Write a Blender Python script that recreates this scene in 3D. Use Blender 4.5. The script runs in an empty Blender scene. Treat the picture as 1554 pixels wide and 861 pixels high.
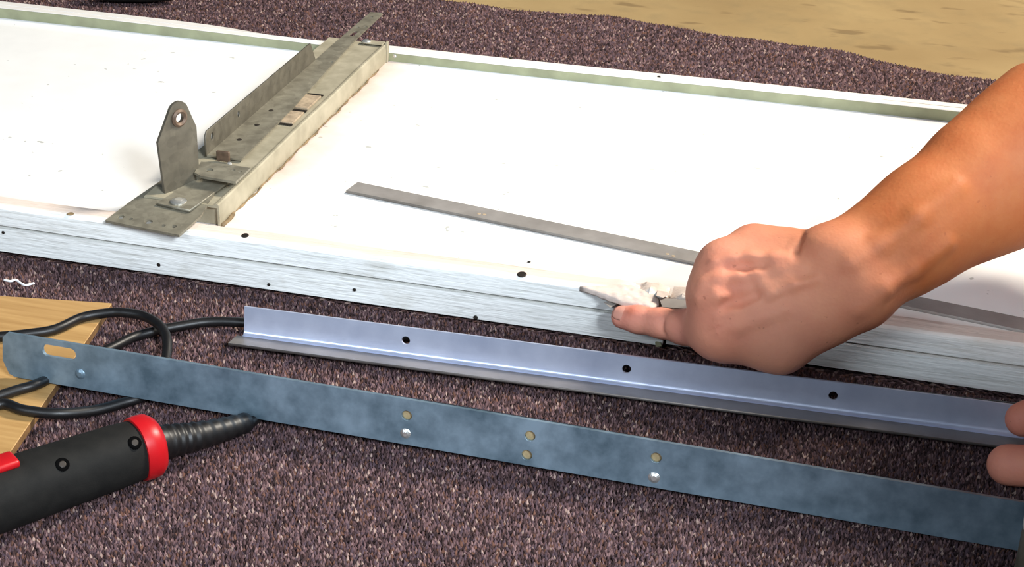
import bpy, bmesh, math, random
import numpy as np
from mathutils import Vector, Matrix

S = bpy.context.scene
COL = S.collection
random.seed(7)
rng = np.random.default_rng(11)

# ------------------------------------------------------------------ camera
F_PX = 2397.57
CAM = np.array([0.1343, -0.9525, 0.5278])
M = np.array([[0.96950, -0.13370, 0.20560],
              [0.24370, 0.43220, -0.86820],
              [0.02720, 0.89180, 0.45160]])
u = M[:, 0] / np.linalg.norm(M[:, 0])
w = M[:, 2] - u * (u @ M[:, 2]); w /= np.linalg.norm(w)
v = np.cross(w, u)
M = np.stack([u, v, w], 1)
cd = bpy.data.cameras.new('camera')
cam = bpy.data.objects.new('camera', cd); COL.objects.link(cam)
cd.sensor_width = 36; cd.sensor_fit = 'HORIZONTAL'
cd.lens = F_PX / 1554 * 36; cd.clip_start = 0.02; cd.clip_end = 60
mw = Matrix.Identity(4)
for i in range(3):
    for j in range(3):
        mw[i][j] = M[i, j]
    mw[i][3] = CAM[i]
cam.matrix_world = mw
S.camera = cam

def at(px, py, z):
    d = M @ np.array([px - 777, 430.5 - py, -F_PX])
    return CAM + d * ((z - CAM[2]) / d[2])

def hp(px, py, depth):
    return CAM + M @ (np.array([px - 777, 430.5 - py, -F_PX]) / F_PX * depth)

# ------------------------------------------------------------------ light
vs = S.view_settings
vs.view_transform = 'Standard'; vs.look = 'None'; vs.gamma = 1; vs.use_curve_mapping = False
vs.exposure = 0.0
wd = bpy.data.worlds.new('world'); S.world = wd; wd.use_nodes = True
bg = wd.node_tree.nodes['Background']
bg.inputs[0].default_value = (0.62, 0.78, 1.0, 1); bg.inputs[1].default_value = 0.07

def area(name, loc, target, sx, sy, power, col):
    l = bpy.data.lights.new(name, 'AREA'); l.shape = 'RECTANGLE'; l.size = sx; l.size_y = sy
    l.energy = power; l.color = col
    o = bpy.data.objects.new(name, l); COL.objects.link(o); o.location = loc
    o.rotation_euler = (Vector(target) - Vector(loc)).to_track_quat('-Z', 'Y').to_euler()
    return o
area('garage_opening_light', (-0.70, -1.75, 1.15), (-.1, 0, 0), 1.0, .3, 17, (0.80, 0.90, 1.0))
area('added_side_fill', (1.15, -1.50, 1.30), (0, 0, 0), .5, .45, 70, (0.82, 0.91, 1.0))  # added front-right lamp, placed so the raised knee shades the lower right
area('garage_ceiling_light', (1.40, 1.15, 1.9), (0, 0.2, 0), .5, .5, 112, (1.0, 0.92, 0.80))

# ------------------------------------------------------------------ materials
def lin(r, g, b):
    f = lambda c: (c / 255) / 12.92 if c / 255 <= .04045 else ((c / 255 + .055) / 1.055) ** 2.4
    return (f(r), f(g), f(b), 1)

class Mat:
    def __init__(s, name, rough=.6, metal=0., spec=.5):
        s.m = bpy.data.materials.new(name); s.m.use_nodes = True
        s.t = s.m.node_tree; s.n = s.t.nodes; s.l = s.t.links
        s.b = s.n['Principled BSDF']
        s.b.inputs['Roughness'].default_value = rough
        s.b.inputs['Metallic'].default_value = metal
        s.b.inputs['Specular IOR Level'].default_value = spec
        s._co = None
    def co(s, scale=(1, 1, 1)):
        if s._co is None:
            s._co = s.n.new('ShaderNodeTexCoord')
        mp = s.n.new('ShaderNodeMapping'); mp.inputs['Scale'].default_value = scale
        s.l.new(s._co.outputs['Object'], mp.inputs[0]); return mp.outputs[0]
    def noise(s, scale, detail=4, rough=.55, stretch=(1, 1, 1)):
        n = s.n.new('ShaderNodeTexNoise'); n.inputs['Scale'].default_value = scale
        n.inputs['Detail'].default_value = detail; n.inputs['Roughness'].default_value = rough
        s.l.new(s.co(stretch), n.inputs['Vector']); return n.outputs['Fac']
    def voro(s, scale, stretch=(1, 1, 1), out='Color'):
        n = s.n.new('ShaderNodeTexVoronoi'); n.inputs['Scale'].default_value = scale
        s.l.new(s.co(stretch), n.inputs['Vector']); return n.outputs[out]
    def ramp(s, fac, stops):
        r = s.n.new('ShaderNodeValToRGB'); e = r.color_ramp.elements
        while len(e) < len(stops): e.new(.5)
        for k, (p, c) in enumerate(stops):
            e[k].position = p; e[k].color = c
        s.l.new(fac, r.inputs[0]); return r.outputs[0]
    def mix(s, a, b, fac, mode='MIX'):
        n = s.n.new('ShaderNodeMix'); n.data_type = 'RGBA'; n.blend_type = mode
        for sock, val in ((n.inputs[0], fac), (n.inputs[6], a), (n.inputs[7], b)):
            if hasattr(val, 'links'): s.l.new(val, sock)
            else: sock.default_value = val
        return n.outputs[2]
    def base(s, c):
        if hasattr(c, 'links'): s.l.new(c, s.b.inputs['Base Color'])
        else: s.b.inputs['Base Color'].default_value = c
        return s
    def roughness(s, fac, a, b):
        n = s.n.new('ShaderNodeMapRange'); n.inputs[3].default_value = a; n.inputs[4].default_value = b
        s.l.new(fac, n.inputs[0]); s.l.new(n.outputs[0], s.b.inputs['Roughness']); return s
    def bump(s, h, strength=.4, dist=.001):
        n = s.n.new('ShaderNodeBump'); n.inputs['Strength'].default_value = strength
        n.inputs['Distance'].default_value = dist
        s.l.new(h, n.inputs['Height'])
        prev = s.b.inputs['Normal']
        if prev.is_linked: s.l.new(prev.links[0].from_socket, n.inputs['Normal'])
        s.l.new(n.outputs[0], prev); return s
    def attr(s, name):
        n = s.n.new('ShaderNodeAttribute'); n.attribute_name = name; return n.outputs['Color']
    def pos(s):
        n = s.n.new('ShaderNodeSeparateXYZ'); s.l.new(s.co(), n.inputs[0]); return n.outputs
    def rng(s, fac, a, b, c=0., d=1.):
        n = s.n.new('ShaderNodeMapRange')
        for k, val in enumerate((a, b, c, d)): n.inputs[k + 1].default_value = val
        s.l.new(fac, n.inputs[0]); return n.outputs[0]
    def math(s, op, a, b):
        n = s.n.new('ShaderNodeMath'); n.operation = op
        for sock, val in ((n.inputs[0], a), (n.inputs[1], b)):
            if hasattr(val, 'links'): s.l.new(val, sock)
            else: sock.default_value = val
        return n.outputs[0]

def plain(name, c, rough=.6, metal=0., spec=.5, var=.12, sc=60):
    m = Mat(name, rough, metal, spec)
    d = tuple(x * (1 - 2 * var) for x in c[:3]) + (1,)
    e = tuple(min(1, x * (1 + var)) for x in c[:3]) + (1,)
    m.base(m.ramp(m.noise(sc), [(.3, d), (.7, e)])); return m

# concrete
mc = Mat('concrete', .85)
n1 = mc.noise(3.2, 6); n2 = mc.noise(26, 5)
c = mc.ramp(n1, [(.3, lin(134, 110, 70)), (.7, lin(164, 140, 96))])
c = mc.mix(c, lin(112, 90, 56), mc.ramp(mc.noise(16, 3, .5, (1, 2.2, 1)), [(.60, (0, 0, 0, 1)), (.70, (.75, .75, .75, 1))]))
c = mc.mix(c, lin(120, 104, 72), mc.ramp(n2, [(.5, (0, 0, 0, 1)), (.8, (.5, .5, .5, 1))]))
mc.base(c).bump(n2, .3, .002); M_CONC = mc.m
# carpet
PILE = [lin(66, 50, 50), lin(92, 71, 73), lin(118, 94, 94), lin(80, 65, 71), lin(152, 130, 122), lin(98, 70, 60), lin(48, 37, 38)]
mk = Mat('carpet_backing', .95, 0, .1)
cv = mk.n.new('ShaderNodeSeparateColor'); mk.l.new(mk.voro(300), cv.inputs[0])
mk.base(mk.ramp(cv.outputs[0], [(0, PILE[0]), (.25, PILE[0]), (.45, PILE[1]), (.65, PILE[5]), (.85, PILE[2]), (1, PILE[4])]))
mk.bump(mk.voro(300, out='Distance'), .8, .004); M_CARP = mk.m
mt = Mat('carpet_yarn', .95, 0, .1); mt.base(mt.attr('yarn')); M_YARN = mt.m

# white embossed steel of the rails
mr = Mat('white_embossed_steel', .45)
g = mr.noise(1.0, 5, .6, (35, 420, 420)); g2 = mr.noise(1.0, 3, .6, (14, 260, 260))
dirt = mr.noise(14, 5, .6, (1, 1, 1))
c = mr.ramp(g, [(.28, lin(214, 214, 208)), (.5, lin(243, 244, 241))])
c = mr.mix(c, lin(170, 160, 135), mr.ramp(dirt, [(.58, (0, 0, 0, 1)), (.82, (.6, .6, .6, 1))]))
px_ = mr.pos()
band = mr.math('MULTIPLY', mr.rng(px_[1], .003, .008), mr.rng(px_[1], .03, .02))
c = mr.mix(c, lin(226, 205, 190), mr.math('MULTIPLY', band, .85))
seam = mr.math('SUBTRACT', 1.0, mr.rng(mr.math('ABSOLUTE', mr.math('SUBTRACT', px_[2], .0205), 0.), .0, .0016))
c = mr.mix(c, lin(120, 116, 104), mr.math('MULTIPLY', seam, .7))
mr.base(c).bump(g, .6, .0013).bump(g2, .4, .0016); M_RAIL = mr.m
# white inner sheet
ms = Mat('white_back_sheet', .5)
st = ms.noise(9, 5, .6); p = ms.pos()
c = ms.ramp(ms.noise(30, 3), [(.2, lin(232, 231, 228)), (.8, lin(240, 239, 236))])
# rust-brown stain next to the stile and along the near rail
d1 = ms.math('MULTIPLY', ms.rng(p[0], -.324, -.285, 1, 0), ms.rng(p[0], -.36, -.33, 0, 1))
d2 = ms.rng(p[1], .018, .05, 1, 0)
dd = ms.math('MULTIPLY', ms.math('MAXIMUM', d1, d2), ms.rng(st, .35, .7, .15, 1.))
c = ms.mix(c, lin(170, 118, 72), ms.math('MULTIPLY', dd, .75))
sp = ms.ramp(ms.noise(120, 2, .4), [(.735, (0, 0, 0, 1)), (.76, (1, 1, 1, 1))])
c = ms.mix(c, lin(140, 140, 130), ms.math('MULTIPLY', sp, .6))
ms.base(c).bump(ms.noise(60, 4), .08, .001); M_SHEET = ms.m
M_LIP = plain('white_rim_paint', lin(236, 232, 226), .4, var=.03).m
M_PRIMER = plain('green_grey_primer', lin(158, 160, 128), .6, var=.12, sc=40).m
M_STAIN = plain('brown_caulk', lin(134, 112, 80), .7, var=.3, sc=150).m
M_TORN = plain('torn_white_filler', lin(226, 208, 196), .7, var=.10, sc=120).m
M_HOLE = plain('dark_screw', lin(46, 40, 34), .5, .3, var=.2).m

def metal(name, c0, c1, rough, met, sc=40, spangle=0, scratch=None, bumpy=.05):
    m = Mat(name, rough, met)
    n = m.noise(sc, 5, .6)
    c = m.ramp(n, [(.3, c0), (.7, c1)])
    if spangle:
        sv = m.n.new('ShaderNodeSeparateColor'); m.l.new(m.voro(spangle), sv.inputs[0])
        c = m.mix(c, m.ramp(sv.outputs[0], [(0, c0), (1, c1)]), .35)
        m.roughness(sv.outputs[1], rough - .08, rough + .12)
    else:
        m.roughness(m.noise(sc * 2, 4), rough - .08, rough + .1)
    if scratch:
        m.bump(m.noise(1., 3, .6, scratch), .15, .0004)
    m.base(c).bump(n, bumpy, .001); return m.m
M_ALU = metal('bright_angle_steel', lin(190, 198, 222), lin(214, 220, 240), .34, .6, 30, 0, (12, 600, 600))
M_ZINC = metal('galvanised_steel', lin(98, 120, 134), lin(150, 172, 188), .42, .6, 48, 0, None)
M_ALU_SHADED = metal('shaded_angle_steel', lin(116, 110, 106), lin(144, 138, 134), .45, .5, 30, 0, (12, 600, 600))  # darker copy of the angle steel: dim reflection put into the colour
M_BRASS = metal('yellow_zinc', lin(158, 140, 104), lin(186, 166, 126), .5, .3, 200)
M_OLD = metal('weathered_galvanised', lin(110, 104, 90), lin(154, 148, 130), .5, .35, 70, 160)
M_OLD2 = metal('weathered_beige_metal', lin(146, 138, 116), lin(180, 171, 148), .55, .1, 45, 0)
M_STRIP = metal('grey_strip_steel', lin(142, 136, 130), lin(168, 162, 157), .5, .3, 30, 0, (20, 500, 500))
M_DARK = metal('dark_and_shaded_steel', lin(84, 79, 68), lin(116, 110, 96), .5, .3, 70, 160)  # darker copy of M_OLD: bracket shade put in the colour; also plain can body
M_BUSH = plain('brown_bushing', lin(112, 92, 76), .5, .3, var=.2, sc=200).m
M_RUST = plain('rusty_tab', lin(176, 156, 130), .7, .1, var=.2, sc=140).m
M_BRIGHT = metal('bright_zinc', lin(200, 200, 196), lin(235, 235, 230), .3, .8, 80)
M_BLACK = plain('black_rubber', lin(17, 16, 17), .45, 0, .5, var=.2, sc=200).m
M_RECESS = plain('recess_shade', lin(5, 5, 5), .95, 0, .05).m
mg = Mat('black_grip', .75, 0, .22); mg.base(mg.ramp(mg.noise(80), [(.3, lin(17, 17, 16)), (.7, lin(28, 27, 25))])); mg.bump(mg.voro(1100, out='Distance'), .12, .0003); M_GRIP = mg.m
M_RED = plain('red_plastic', lin(178, 16, 24), .4, var=.06).m
mw_ = Mat('plywood', .6)
gr = mw_.noise(1., 4, .6, (10, 160, 60))
c = mw_.ramp(gr, [(.3, lin(158, 120, 70)), (.7, lin(186, 148, 94))])
mw_.base(c).bump(gr, .15, .0006); M_WOOD = mw_.m
M_PLY = plain('plywood_edge', lin(120, 86, 48), .8, var=.25, sc=120).m
M_WHITE = plain('white_plastic', lin(236, 232, 226), .35, var=.02).m
M_THREAD = plain('white_thread', lin(236, 236, 236), .8, var=.03).m
M_SHIRT = plain('grey_cotton', lin(66, 70, 78), .9, 0, .1, var=.1, sc=30).m
M_JEANS = plain('blue_denim', lin(44, 54, 78), .9, 0, .1, var=.2, sc=60).m
M_HAIR = plain('brown_hair', lin(52, 36, 26), .6, var=.3, sc=120).m
M_SHOE = plain('dark_shoe', lin(40, 38, 38), .6, var=.2).m
M_EYE = plain('eye_white', lin(235, 232, 228), .2, var=.02).m
mskin = Mat('skin', .62, 0, .3)
c = mskin.attr('tone')
nf = mskin.noise(55, 5, .6)
c = mskin.mix(c, mskin.ramp(nf, [(.3, lin(176, 84, 60)), (.7, lin(228, 160, 110))]), .16, 'MIX')
fr = mskin.ramp(mskin.noise(260, 2, .5), [(.70, (0, 0, 0, 1)), (.76, (1, 1, 1, 1))])
c = mskin.mix(c, lin(140, 66, 44), mskin.math('MULTIPLY', fr, .35))
mskin.base(c)
mskin.b.inputs['Subsurface Weight'].default_value = .12
mskin.b.inputs['Subsurface Radius'].default_value = (1., .35, .2)
mskin.b.inputs['Subsurface Scale'].default_value = .004
mskin.bump(mskin.voro(420, out='Distance'), .18, .0006).bump(mskin.noise(90, 4, .6), .25, .0012)
M_SKIN = mskin.m
M_NAIL = plain('fingernail', lin(226, 160, 140), .35, 0, .4, var=.04).m

# ------------------------------------------------------------------ object helpers
def put(o, parent=None):
    COL.objects.link(o)
    if parent is not None:
        o.parent = parent
        o.matrix_parent_inverse = Matrix.Translation(-Vector(parent.location))
    return o

def mesh_obj(name, me, mat, parent=None, smooth=False):
    if mat is not None:
        me.materials.clear(); me.materials.append(mat)
    if smooth:
        me.polygons.foreach_set('use_smooth', [True] * len(me.polygons))
    me.update()
    return put(bpy.data.objects.new(name, me), parent)

def from_py(name, V, Fc, mat, parent=None, smooth=False):
    me = bpy.data.meshes.new(name); me.from_pydata([tuple(map(float, p)) for p in V], [], [tuple(f) for f in Fc])
    return mesh_obj(name, me, mat, parent, smooth)

def from_bm(name, bm, mat, parent=None, smooth=False):
    bmesh.ops.recalc_face_normals(bm, faces=bm.faces)
    me = bpy.data.meshes.new(name); bm.to_mesh(me); bm.free()
    return mesh_obj(name, me, mat, parent, smooth)

def empty(name, loc):
    o = bpy.data.objects.new(name, None); o.location = loc; o.empty_display_size = .05
    COL.objects.link(o); return o

def tag(o, label=None, cat=None, group=None, kind=None):
    if label:
        o['label'] = label
        o['kind'] = 'thing'
    if cat: o['category'] = cat
    if group: o['group'] = group
    if kind: o['kind'] = kind
    return o

def autosmooth(o, ang=40):
    me = o.data
    me.polygons.foreach_set('use_smooth', [True] * len(me.polygons))
    bm = bmesh.new(); bm.from_mesh(me)
    for e in bm.edges:
        e.smooth = not (len(e.link_faces) == 2 and e.calc_face_angle(0) > math.radians(ang))
    bm.to_mesh(me); bm.free()
    return o

def circle(cx, cy, r, n=16, sx=1., sy=1.):
    return [(cx + r * sx * math.cos(2 * math.pi * k / n), cy + r * sy * math.sin(2 * math.pi * k / n)) for k in range(n)]

def slot(cx, cy, L, r, n=8):
    P = []
    for k in range(n + 1):
        a = -math.pi / 2 + math.pi * k / n; P.append((cx + L / 2 - r + r * math.cos(a), cy + r * math.sin(a)))
    for k in range(n + 1):
        a = math.pi / 2 + math.pi * k / n; P.append((cx - L / 2 + r + r * math.cos(a), cy + r * math.sin(a)))
    return P

def plate_bm(outer, holes, thick, mat4, bevel=0.):
    """flat sheet with real holes; outline in the sheet's own plane, thickness along its normal"""
    cu = bpy.data.curves.new('tmp', 'CURVE'); cu.dimensions = '2D'; cu.fill_mode = 'BOTH'
    cu.extrude = thick / 2
    if bevel: cu.bevel_depth = bevel; cu.bevel_resolution = 1
    for lp in [outer] + list(holes):
        sp_ = cu.splines.new('POLY'); sp_.points.add(len(lp) - 1); sp_.use_cyclic_u = True
        for k, (x, y) in enumerate(lp): sp_.points[k].co = (x, y, 0, 1)
    o = bpy.data.objects.new('tmp', cu); COL.objects.link(o)
    dg = bpy.context.evaluated_depsgraph_get(); dg.update()
    ev = o.evaluated_get(dg); me = bpy.data.meshes.new_from_object(ev)
    bm = bmesh.new(); bm.from_mesh(me); bmesh.ops.remove_doubles(bm, verts=bm.verts, dist=1e-6)
    bm.transform(mat4)
    bpy.data.objects.remove(o); bpy.data.curves.remove(cu); bpy.data.meshes.remove(me)
    return bm

def frame_mat(o, ex, ey):
    ex = Vector(ex).normalized(); ey = Vector(ey); ey = (ey - ex * ex.dot(ey)).normalized(); ez = ex.cross(ey)
    m = Matrix.Identity(4)
    for i in range(3):
        m[i][0] = ex[i]; m[i][1] = ey[i]; m[i][2] = ez[i]; m[i][3] = o[i]
    return m

def merge(*bms):
    out = bmesh.new()
    for b in bms:
        me = bpy.data.meshes.new('t'); b.to_mesh(me); b.free(); out.from_mesh(me); bpy.data.meshes.remove(me)
    return out

def box_bm(lo, hi, bevel=0., seg=2):
    bm = bmesh.new(); bmesh.ops.create_cube(bm, size=1)
    lo = Vector(lo); hi = Vector(hi)
    for vv in bm.verts:
        vv.co = Vector([(lo[i] + hi[i]) / 2 + vv.co[i] * (hi[i] - lo[i]) for i in range(3)])
    if bevel:
        bmesh.ops.bevel(bm, geom=bm.edges[:], offset=bevel, segments=seg, affect='EDGES', profile=.5)
    return bm

def catmull(P, n):
    P = [np.array(p, float) for p in P]; P = [2 * P[0] - P[1]] + P + [2 * P[-1] - P[-2]]; out = []
    for i in range(1, len(P) - 2):
        for k in range(n):
            t = k / n; a, b, c_, d = P[i - 1:i + 3]
            out.append(.5 * ((2 * b) + (-a + c_) * t + (2 * a - 5 * b + 4 * c_ - d) * t * t + (-a + 3 * b - 3 * c_ + d) * t ** 3))
    out.append(P[-2]); return out

def tube_geo(path, rad, n=12, cap=True):
    path = [np.array(p, float) for p in path]; V = []; Fc = []
    up = np.array([0, 0, 1.])
    for i, p in enumerate(path):
        t = path[min(i + 1, len(path) - 1)] - path[max(i - 1, 0)]; t /= np.linalg.norm(t)
        a = np.cross(up, t); a /= max(np.linalg.norm(a), 1e-9); b = np.cross(t, a)
        r = rad[i] if hasattr(rad, '__len__') else rad
        for k in range(n):
            th = 2 * math.pi * k / n; V.append(p + r * (a * math.cos(th) + b * math.sin(th)))
    for i in range(len(path) - 1):
        for k in range(n):
            Fc.append((i * n + k, i * n + (k + 1) % n, (i + 1) * n + (k + 1) % n, (i + 1) * n + k))
    if cap:
        Fc.append(tuple(range(n))[::-1]); Fc.append(tuple((len(path) - 1) * n + k for k in range(n)))
    return V, Fc

def disc_bm(c, ax, r, h, n=14, dome=0.):
    """low button/rivet head: cylinder of height h along ax with optional dome"""
    ax = Vector(ax).normalized(); a = ax.orthogonal().normalized(); b = ax.cross(a); c = Vector(c)
    bm = bmesh.new(); rings = [(r, 0), (r, h * .6), (r * .82, h)]
    if dome: rings.append((r * .45, h + dome * .8))
    vv = [[bm.verts.new(c + ax * z + (a * math.cos(2 * math.pi * k / n) + b * math.sin(2 * math.pi * k / n)) * rr) for k in range(n)] for rr, z in rings]
    for i in range(len(vv) - 1):
        for k in range(n): bm.faces.new((vv[i][k], vv[i][(k + 1) % n], vv[i + 1][(k + 1) % n], vv[i + 1][k]))
    bm.faces.new(vv[-1]); bm.faces.new(vv[0][::-1]); return bm

def ring_bm(c, ax, r0, r1, h, n=20):
    ax = Vector(ax).normalized(); a = ax.orthogonal().normalized(); b = ax.cross(a); c = Vector(c); bm = bmesh.new()
    prof = [(r0, 0), (r1, 0), (r1, h * .6), ((r0 + r1) / 2, h), (r0, h * .6)]
    vv = [[bm.verts.new(c + ax * z + (a * math.cos(2 * math.pi * k / n) + b * math.sin(2 * math.pi * k / n)) * rr) for k in range(n)] for rr, z in prof]
    m_ = len(prof)
    for i in range(m_):
        for k in range(n): bm.faces.new((vv[i][k], vv[i][(k + 1) % n], vv[(i + 1) % m_][(k + 1) % n], vv[(i + 1) % m_][k]))
    return bm

# ------------------------------------------------------------------ setting
fl = from_bm('floor', box_bm((-4, -4, -.09), (4, 5, -.010)), M_CONC); tag(fl, kind='structure')

# carpet with a wavy far edge (measured edge line, continued both ways)
EDGE = [(-1.8, .86), (-.8, .775), (-.34, .741), (-.175, .738), (-.10, .720), (.03, .687), (.11, .683), (.19, .655), (.25, .650), (.6, .62), (1.8, .52)]
def far_edge(x):
    return np.interp(x, [e[0] for e in EDGE], [e[1] for e in EDGE]) + .004 * np.sin(x * 31) + .002 * np.sin(x * 77 + 1)
def swell(x, y):
    e = far_edge(x) - y
    return .010 * np.exp(-((e - .03) / .05) ** 2) * (.5 + .5 * np.sin(x * 9 + 1.2)) * (np.asarray(y) > .49)
def carpet():
    xs = np.linspace(-1.8, 1.8, 145); NY = 90; V = []; Fc = []
    for x in xs:
        ye = float(far_edge(x))
        for j in range(NY):
            y = -1.3 + (ye + 1.3) * j / (NY - 1); V.append((x, y, -.004 + float(swell(x, y))))
    nx = len(xs); base = len(V)
    for x in xs:
        ye = float(far_edge(x))
        for j in range(NY):
            V.append((x, -1.3 + (ye + 1.3) * j / (NY - 1), -.0099))
    I = lambda i, j: i * NY + j
    for i in range(nx - 1):
        for j in range(NY - 1):
            Fc.append((I(i, j), I(i + 1, j), I(i + 1, j + 1), I(i, j + 1)))
            Fc.append((base + I(i, j), base + I(i, j + 1), base + I(i + 1, j + 1), base + I(i + 1, j)))
    for i in range(nx - 1):
        for j in (0, NY - 1):
            q = (I(i, j), I(i + 1, j), base + I(i + 1, j), base + I(i, j)); Fc.append(q if j else q[::-1])
    for j in range(NY - 1):
        for i in (0, nx - 1):
            q = (I(i, j), base + I(i, j), base + I(i, j + 1), I(i, j + 1)); Fc.append(q if i == 0 else q[::-1])
    o = from_py('carpet', V, Fc, M_CARP, None, True)
    tag(o, 'purple-brown speckled loop carpet spread over the concrete under everything', 'carpet')
    return o
CARPET = carpet()

def pile(zones):
    """loops of yarn: small tilted five-sided tufts, one yarn colour each"""
    P = []
    for (x0, x1, y0, y1, d, edge) in zones:
        nx = int((x1 - x0) / d); ny = int((y1 - y0) / d)
        gx, gy = np.meshgrid(np.arange(nx), np.arange(ny))
        x = x0 + (gx.ravel() + .5 * (gy.ravel() % 2) + rng.uniform(-.4, .4, nx * ny)) * d
        y = y0 + (gy.ravel() + rng.uniform(-.4, .4, nx * ny)) * d
        k = np.ones_like(x, bool)
        if edge: k = y < far_edge(x) - .002
        P.append(np.stack([x[k], y[k], np.full(k.sum(), d)], 1))
    P = np.concatenate(P); N = len(P)
    n = 4; th = np.arange(n) * 2 * np.pi / n
    r = P[:, 2] * rng.uniform(.75, 1.05, N); rot = rng.uniform(0, 6.28, N)
    h = rng.uniform(.0024, .0044, N); z0 = -.0046 + swell(P[:, 0], P[:, 1]); h = np.where(P[:, 1] > .4, h * .5 + .0014, h)
    V = np.zeros((N, n + 1, 3))
    for k in range(n):
        V[:, k, 0] = P[:, 0] + r * np.cos(th[k] + rot); V[:, k, 1] = P[:, 1] + r * np.sin(th[k] + rot); V[:, k, 2] = z0
    V[:, n, 0] = P[:, 0] + rng.uniform(-.5, .5, N) * r; V[:, n, 1] = P[:, 1] + rng.uniform(-.5, .5, N) * r; V[:, n, 2] = z0 + h
    f = np.array([(k, (k + 1) % n, n) for k in range(n)])
    Fc = (np.arange(N)[:, None, None] * (n + 1) + f[None]).reshape(-1, 3)
    me = bpy.data.meshes.new('carpet_pile')
    me.vertices.add(N * (n + 1)); me.vertices.foreach_set('co', V.reshape(-1).astype(np.float32))
    me.loops.add(len(Fc) * 3); me.loops.foreach_set('vertex_index', Fc.reshape(-1).astype(np.int32))
    me.polygons.add(len(Fc)); me.polygons.foreach_set('loop_start', np.arange(0, len(Fc) * 3, 3, dtype=np.int32))
    me.update(calc_edges=True)
    ch = rng.choice(len(PILE), N, p=[.23, .23, .14, .18, .04, .08, .10])
    colr = np.array(PILE)[ch] * rng.uniform(.8, 1.2, (N, 1)); colr[:, 3] = 1
    a = me.attributes.new('yarn', 'FLOAT_COLOR', 'POINT')
    a.data.foreach_set('color', np.repeat(colr, n + 1, 0).reshape(-1).astype(np.float32))
    o = mesh_obj('carpet_pile', me, M_YARN, CARPET, False); tag(o, kind='stuff')
pile([(-.58, .40, -.42, .0, .0017, False), (-1.05, .50, .455, .90, .0025, True)])

# ------------------------------------------------------------------ garage door section
DX0, DX1 = -1.25, 1.2
ZP, ZT = .028, .0372
door = empty('garage_door_panel', (0, .22, 0))
tag(door, 'white steel garage door section lying inside face up on the carpet', 'garage door')

def back_sheet():
    xs = np.linspace(DX0, DX1, 60); ys = np.linspace(.010, .437, 18); V = []; Fc = []
    for x in xs:
        for y in ys:
            V.append((x, y, ZP + .0006 * math.sin(x * 5) * math.sin(y * 7)))
    b = len(V)
    for x in xs:
        for y in ys: V.append((x, y, .003))
    ny = len(ys); nx = len(xs)
    for i in range(nx - 1):
        for j in range(ny - 1):
            q = (i * ny + j, (i + 1) * ny + j, (i + 1) * ny + j + 1, i * ny + j + 1); Fc.append(q); Fc.append(tuple(b + t for t in q[::-1]))
    for i in range(nx - 1):
        for j in (0, ny - 1):
            q = (i * ny + j, b + i * ny + j, b + (i + 1) * ny + j, (i + 1) * ny + j); Fc.append(q)
    for j in range(ny - 1):
        for i in (0, nx - 1):
            q = (i * ny + j, i * ny + j + 1, b + i * ny + j + 1, b + i * ny + j); Fc.append(q)
    from_py('back_sheet', V, Fc, M_SHEET, door, True)
back_sheet()

XB = .0165                                   # where the near rail is broken through
def rail(x0, x1, dy, dz, torn):
    prof = [(.0005, 0), (0, .004), (0, .0195), (.0030, .0203), (.0030, .0210), (.0004, .0218), (.0006, .0255), (.0007, .0285),
            (.0008, .0305), (.0008, .0325), (.0012, .0350), (.0032, .0369), (.0060, ZT), (.0120, ZT), (.0178, ZT), (.0192, .0362), (.0194, ZP - .001), (.0194, .001)]
    n = max(8, int((x1 - x0) / .004)); xs = np.linspace(x0, x1, n); V = []; Fc = []
    for x in xs:
        for j, (y, z) in enumerate(prof):
            yy = y + dy; zz = z + (dz if z > .002 else 0)
            if torn:
                e = max(0, min(1, (x + .022) / .012)) * max(0, min(1, (.05 - x) / .012))                        # crevice above the finger
                if -.022 < x < .045 and j in (7, 8): yy += .012 * e; zz += (-.0010 if j == 7 else .0006)
                if -.035 < x < .05 and 10 <= j <= 14: zz += .0022 * math.sin(x * 260) * e + .0012 * math.sin(x * 610 + j) * e
            if 0 < j < 17: yy += .0004 * math.sin(x * 23 + j * .2); zz += .00025 * math.sin(x * 47 + 1) * (j > 9)
            V.append((x, yy, zz))
    m_ = len(prof)
    for i in range(n - 1):
        for j in range(m_):
            j2 = (j + 1) % m_; Fc.append((i * m_ + j, (i + 1) * m_ + j, (i + 1) * m_ + j2, i * m_ + j2))
    Fc.append(tuple(range(m_))); Fc.append(tuple((n - 1) * m_ + j for j in range(m_))[::-1])
    o = from_py('near_rail', V, Fc, M_RAIL, door); autosmooth(o, 35)
    return o
r1 = rail(DX0, XB, 0, 0, True); r2 = rail(XB + .002, DX1, .0035, -.0004, True)
r1['label'] = 'length of the near rail left of the break'; r2['label'] = 'length of the near rail right of the break'

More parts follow.
